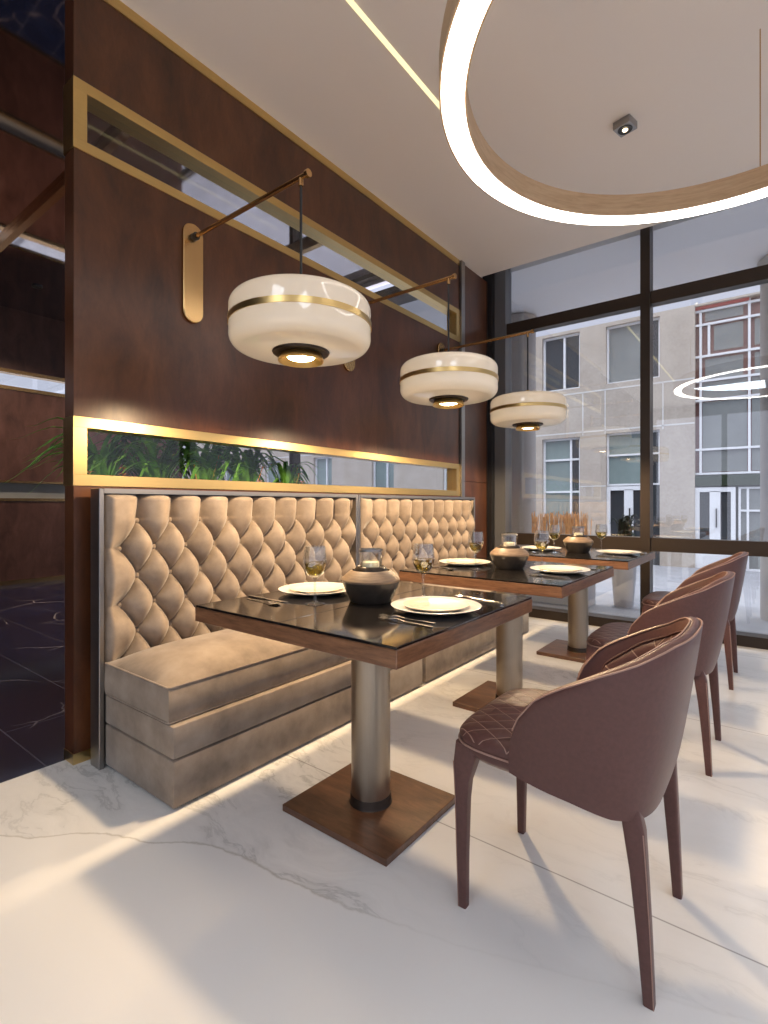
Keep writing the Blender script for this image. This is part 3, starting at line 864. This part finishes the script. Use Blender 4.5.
    # legs
    for nm, sx, sy in (('f', -1, -1), ('f', -1, 1), ('b', 1, -1), ('b', 1, 1)):
        if nm == 'f':
            xs = [(-.228, .200, 0, .0115, .0125), (-.229, .202, .15, .0145, .0145), (-.228, .203, .30, .0185, .017), (-.226, .203, .35, .0215, .020), (-.220, .199, .40, .030, .027), (-.210, .190, .4525, .036, .033)]
        else:
            xs = [(.232, .198, 0, .0115, .0135), (.223, .200, .15, .0150, .0155), (.213, .204, .29, .0185, .0175), (.204, .206, .38, .0225, .019), (.184, .192, .46, .020, .016)]
        secs = [rrect(x, sy*y, z, hx, hy, min(hx, hy)*.45, 4) for x, y, z, hx, hy in xs]
        lg = link('leg', loft(secs), M['leather'], r, True)
        sm = [(x+(.0 if nm == 'f' else 0), sy*(y+hy*1.0)-0*sy, z) for x, y, z, hx, hy in xs[:-1]]
        link('leg_stitching', tube([(x+hx*(.9 if nm == 'b' else -.9), sy*(y+hy*.93), z) for x, y, z, hx, hy in xs[:-1]], .0013, 5), M['stitch'], lg)
    return r
chair = make_chair()
cl = ['brown leather armchair with quilted seat nearest the camera, at the nearest table',
      'brown leather armchair at the middle table, between the other two chairs',
      'brown leather armchair at the farthest table, nearest the window']
for i, y in enumerate(ROWY):
    c = chair if i == 0 else copy_tree(chair)
    c.location = (1.903, y, 0); tag(c, cl[i], 'chair', 'leather chairs facing the bench')

# ================================================================== plants behind the partition
trough = empty('planter', (-.40, 1.1, 0))
tag(trough, 'long dark planter of arching green leafy plants behind the slot in the wood partition', 'planter')
bm = bmesh.new()
for a in ((-.14, -.12, 0, 1.5, 0, 1.08), (.12, .14, 0, 1.5, 0, 1.08), (-.12, .12, 0, .02, 0, 1.08), (-.12, .12, 1.48, 1.5, 0, 1.08)): bx(bm, *a)
link('trough_box', bm, M['black'], trough)
link('soil', box(-.12, .12, .02, 1.48, .9, 1.04), M['soil'], trough)
def blade(bm, base, az, length, rise, width, droop, xmax=9):
    n = 10; pts = []
    for i in range(n+1):
        t = i/n; d = length*t
        pts.append(Vector((min(xmax, base[0]+math.cos(az)*d*(.25+.75*t)), base[1]+math.sin(az)*d*(.25+.75*t), base[2]+rise*math.sin(min(1, t*1.15)*PI*.62)-droop*t*t*t)))
    side = Vector((-math.sin(az), math.cos(az), .0)); L = []; R_ = []; C_ = []
    for i, p in enumerate(pts):
        t = i/n; wd = width*math.sin(PI*min(1, .12+t*.9))**.8*(1 if i < n else .02)
        L.append(bm.verts.new(p+side*wd+Vector((0, 0, wd*.35)))); R_.append(bm.verts.new(p-side*wd+Vector((0, 0, wd*.35)))); C_.append(bm.verts.new(p))
    for i in range(n):
        bm.faces.new((L[i], L[i+1], C_[i+1], C_[i])); bm.faces.new((C_[i], C_[i+1], R_[i+1], R_[i]))
for y, nb, sc_ in ((.10, 50, 1.0), (.38, 60, 1.1), (.68, 60, 1.1), (1.0, 44, 1.0), (1.36, 24, .8)):
    bm = bmesh.new(); bm2 = bmesh.new()
    for k in range(nb):
        blade(bm, (random.uniform(-.03, .03), y+random.uniform(-.04, .04), 1.04), random.choice((-1, 1))*PI/2+random.uniform(-.7, .7), random.uniform(.16, .46)*sc_, random.uniform(.30, .50)*sc_, random.uniform(.010, .021), random.uniform(.03, .22), xmax=.24)
    link('foliage', bm, M['leaf'], trough, True)
    for k in range(5):
        z = random.uniform(.2, .36); a = random.uniform(0, 6.28)
        x_, y_ = .12*math.cos(a), .10*math.sin(a)
        tube([(0, y, 1.04), (x_*.6, y+y_*.6, 1.04+z*.6), (x_, y+y_, 1.04+z)], .002, 5, bm2)
        for q in range(5): blade(bm2, (x_, y+y_, 1.04+z), q*1.256, .03, .012, .007, .006)
    link('flower', bm2, M['petal' if y in (.06, .70) else 'orange'], trough)

# ================================================================== outside
# dried reed screen and a small dark shrub on the terrace just outside the glass
rd = empty('reed_planter', (.36, 5.9, -.02)); tag(rd, 'low planter of upright dried orange reeds just outside the window', 'planter')
link('trough_box', box(-.36, .36, -.14, .14, 0, .62, bev=.006), M['concrete2'], rd)
bm = bmesh.new()
for k in range(150):
    x0 = random.uniform(-.32, .32); y0 = random.uniform(-.10, .10); hh = random.uniform(.36, .45); lx = random.uniform(-.03, .03)
    tube([(x0, y0, .6), (x0+lx*.4, y0, .6+hh*.5), (x0+lx, y0, .6+hh)], random.uniform(.003, .006), 5, bm)
link('reeds', bm, M['reed'], rd, True)
sb = empty('small_shrub', (1.0, 6.1, -.02)); tag(sb, 'small dark leafy shrub in a pot outside, right of the dried reeds', 'shrub')
link('pot', lathe([(0, 0), (.10, 0), (.14, .60), (.12, .62), (0, .58)], 28), M['concrete2'], sb, True)
bm = bmesh.new()
for k in range(60): blade(bm, (random.uniform(-.05, .05), random.uniform(-.05, .05), .58), random.uniform(0, 2*PI), random.uniform(.05, .17), random.uniform(.15, .45), .022, .02)
link('foliage', bm, M['hedge'], sb, True)
GZ = -.6
struct(link('ground', box(-40, 30, WY+.12, 60, GZ-.2, GZ), M['pave']))
struct(link('ground_terrace', box(-8, 8, WY+.12, 6.9, GZ, -.02), M['pave']))
struct(link('ceiling_canopy', box(-8, 8, WY+.1, 6.66, 3.5, 3.75), M['canopy']))
def pillar(x, lab):
    r = empty('round_pillar', (x, 6.3, -.02)); tag(r, lab, 'pillar', 'pillars outside the window')
    link('shaft', lathe([(0, .0), (.21, 0), (.21, 3.52), (0, 3.52)], 48), M['concrete'], r, True)
    link('collar', lathe([(.21, 3.40), (.235, 3.42), (.235, 3.5), (.21, 3.5)], 48), M['concrete'], r, True)
pillar(-.30, 'round grey pillar outside the window, at its left end')
pillar(2.42, 'round grey pillar outside the window, cut by the right edge of the view')
FY = 16.0
bd = empty('building', (0, FY, GZ)); tag(bd, 'beige stone building with white and maroon framed windows across the street', 'building')
def B(bm, x0, x1, d0, d1, z0, z1, **k): return bx(bm, x0, x1, d0, d1, z0-GZ, z1-GZ, **k)
# stone wall with real openings: piers and spandrels around them
ops = [(-3.62, -2.45, 4.66, 6.38), (-3.62, -2.45, .15, 3.17), (-1.70, -.28, 4.66, 6.36), (-1.70, -.28, -.6, 3.2), (.56, 3.05, -.6, 6.42)]
for k in range(5):
    x = -6.2-3.3*k
    ops += [(x-1.1, x, 4.66, 6.38), (x-1.1, x, .15, 3.17)]
ops += [(4.6, 5.8, 4.66, 6.38), (4.6, 5.8, .15, 3.17)]
xs = sorted(set([-24, 12]+[o[0] for o in ops]+[o[1] for o in ops])); wb = bmesh.new()
for a, b in zip(xs, xs[1:]):
    mid = (a+b)/2; hs = sorted([(o[2], o[3]) for o in ops if o[0] < mid < o[1]]); z = GZ
    for (z0, z1) in hs:
        if z0 > z+.001: B(wb, a, b, 0, .45, z, z0)
        z = z1
    B(wb, a, b, 0, .45, z, 6.47)
link('wall', wb, M['stone'], bd)
sm = bmesh.new()
for z in (4.5, 3.3): B(sm, -24, .56, -.006, 0, z-.02, z+.02)
B(sm, -2.45, -1.70, -.006, 0, 1.64, 1.67)
for x in (-2.36, -1.72, -.2): B(sm, x-.015, x+.015, -.006, 0, 3.2, 4.5)
link('joints', sm, M['seam'], bd)
link('back_body', box(-24, 12, .46, 8, 0, 7.0), M['greypane'], bd)
def win(x0, x1, z0, z1, vs=(), hs=(), fr='whiteframe', pane='darkpane', t=.05, name='window'):
    f = bmesh.new(); t2 = t/2
    for a, b, c, d in ((x0, x1, z0, z0+t), (x0, x1, z1-t, z1), (x0, x0+t, z0+t, z1-t), (x1-t, x1, z0+t, z1-t)): B(f, a, b, .12, .22, c, d)
    for x in vs: B(f, x-t2, x+t2, .10, .20, z0+t, z1-t)
    for z in hs: B(f, x0+t, x1-t, .11, .21, z-t2, z+t2)
    w_ = link(name, f, M[fr], bd)
    p = bmesh.new(); B(p, x0+t, x1-t, .18, .19, z0+t, z1-t); link('pane', p, M[pane], w_)
    return w_
win(-3.62, -2.45, 4.66, 6.38, (-2.95,), (), 'whiteframe', 'darkpane', .06)
win(-3.62, -2.45, .15, 3.17, (-2.75,), (1.5, 2.5), 'whiteframe', 'greenpane', .06)
win(-1.70, -.28, 4.66, 6.36, (-.62,), (), 'whiteframe', 'greypane', .05)
win(-1.70, -.28, 1.66, 3.2, (-.62,), (2.55,), 'whiteframe', 'greenpane', .05)
def door(x0, x1, zt):
    f = bmesh.new(); xm = (x0+x1)/2
    for a, b, c, d in ((x0, x0+.10, GZ, zt), (x1-.10, x1, GZ, zt), (xm-.12, xm+.12, GZ, zt-.1), (x0+.1, x1-.1, zt-.12, zt), (x0+.1, xm-.12, GZ, .17), (xm+.12, x1-.1, GZ, .17)): B(f, a, b, .08, .2, c, d)
    w_ = link('double_door', f, M['whiteframe'], bd)
    p = bmesh.new(); B(p, x0+.1, xm-.12, .14, .15, .17, zt-.12); B(p, xm+.12, x1-.1, .14, .15, .17, zt-.12); link('pane', p, M['darkpane'], w_)
    hh = bmesh.new(); B(hh, xm+.02, xm+.05, .03, .07, .5, 1.0); link('handle', hh, M['black'], w_)
dk = bmesh.new()
for a, b_, c, d in ((-2.72, -2.51, 4.72, 6.32), (-2.72, -2.51, .21, 3.11), (-.55, -.33, 4.72, 6.30), (-.55, -.33, 1.70, 3.15)): B(dk, a, b_, .165, .178, c, d)
link('dark_pane', dk, M['redframe' if False else 'darkpane'], bd)
door(-1.70, -.50, 1.64)
sp_ = bmesh.new(); B(sp_, -.50, -.28, .1, .2, GZ, 1.66); link('side_panel', sp_, M['darkpane'], bd)
# big maroon window with white bars
f = bmesh.new(); X0, X1 = .56, 3.05
B(f, X0, X1, .20, .30, 1.9, 6.42)
mw = link('maroon_window', f, M['redframe'], bd)
pp = bmesh.new()
for a, b, c, d in ((.98, 1.62, 5.2, 5.86), (.78, 1.62, 4.47, 5.0), (.72, 1.70, 3.95, 4.38), (1.86, 2.9, 5.2, 5.86), (1.86, 2.9, 4.47, 5.0), (1.80, 3.0, 3.95, 4.38), (.72, 1.70, 2.62, 3.85), (1.80, 3.0, 2.62, 3.85), (.72, 1.7, 1.98, 2.55), (1.8, 3.0, 1.98, 2.55), (.78, 1.62, 6.02, 6.28)): B(pp, a, b, .185, .20, c, d)
link('pane', pp, M['greypane'], mw)
bb = bmesh.new()
for x, z0, z1 in ((.68, 1.9, 6.3), (1.75, 1.9, 6.4), (.87, 5.05, 5.9)): B(bb, x-.028, x+.028, .13, .19, z0, z1)
for z in (6.30, 5.93, 5.08, 4.42, 3.9, 2.58, 1.93): B(bb, X0, X1, .12, .18, z-.028, z+.028)
link('glazing_bar', bb, M['whiteframe'], mw)
rp = bmesh.new(); B(rp, X0, 1.75, .10, .17, 6.34, 6.43); link('red_panel', rp, M['red'], mw)
hd = bmesh.new(); B(hd, X0, X1, .05, .3, 1.6, 1.88); link('hedge_strip', hd, M['hedge'], bd)
door(.56, 1.46, 1.56)
win(1.52, 3.05, -.6, 1.56, (1.72, 2.4), (.95,), 'whiteframe', 'greypane', .05)
for k in range(5):
    x = -6.2-3.3*k
    win(x-1.1, x, 4.66, 6.38, (x-.4,), (), 'whiteframe', 'darkpane', .06); win(x-1.1, x, .15, 3.17, (x-.4,), (1.5,), 'whiteframe', 'greenpane', .06)
win(4.6, 5.8, 4.66, 6.38, (5.2,), ()); win(4.6, 5.8, .15, 3.17, (5.2,), (1.5,))
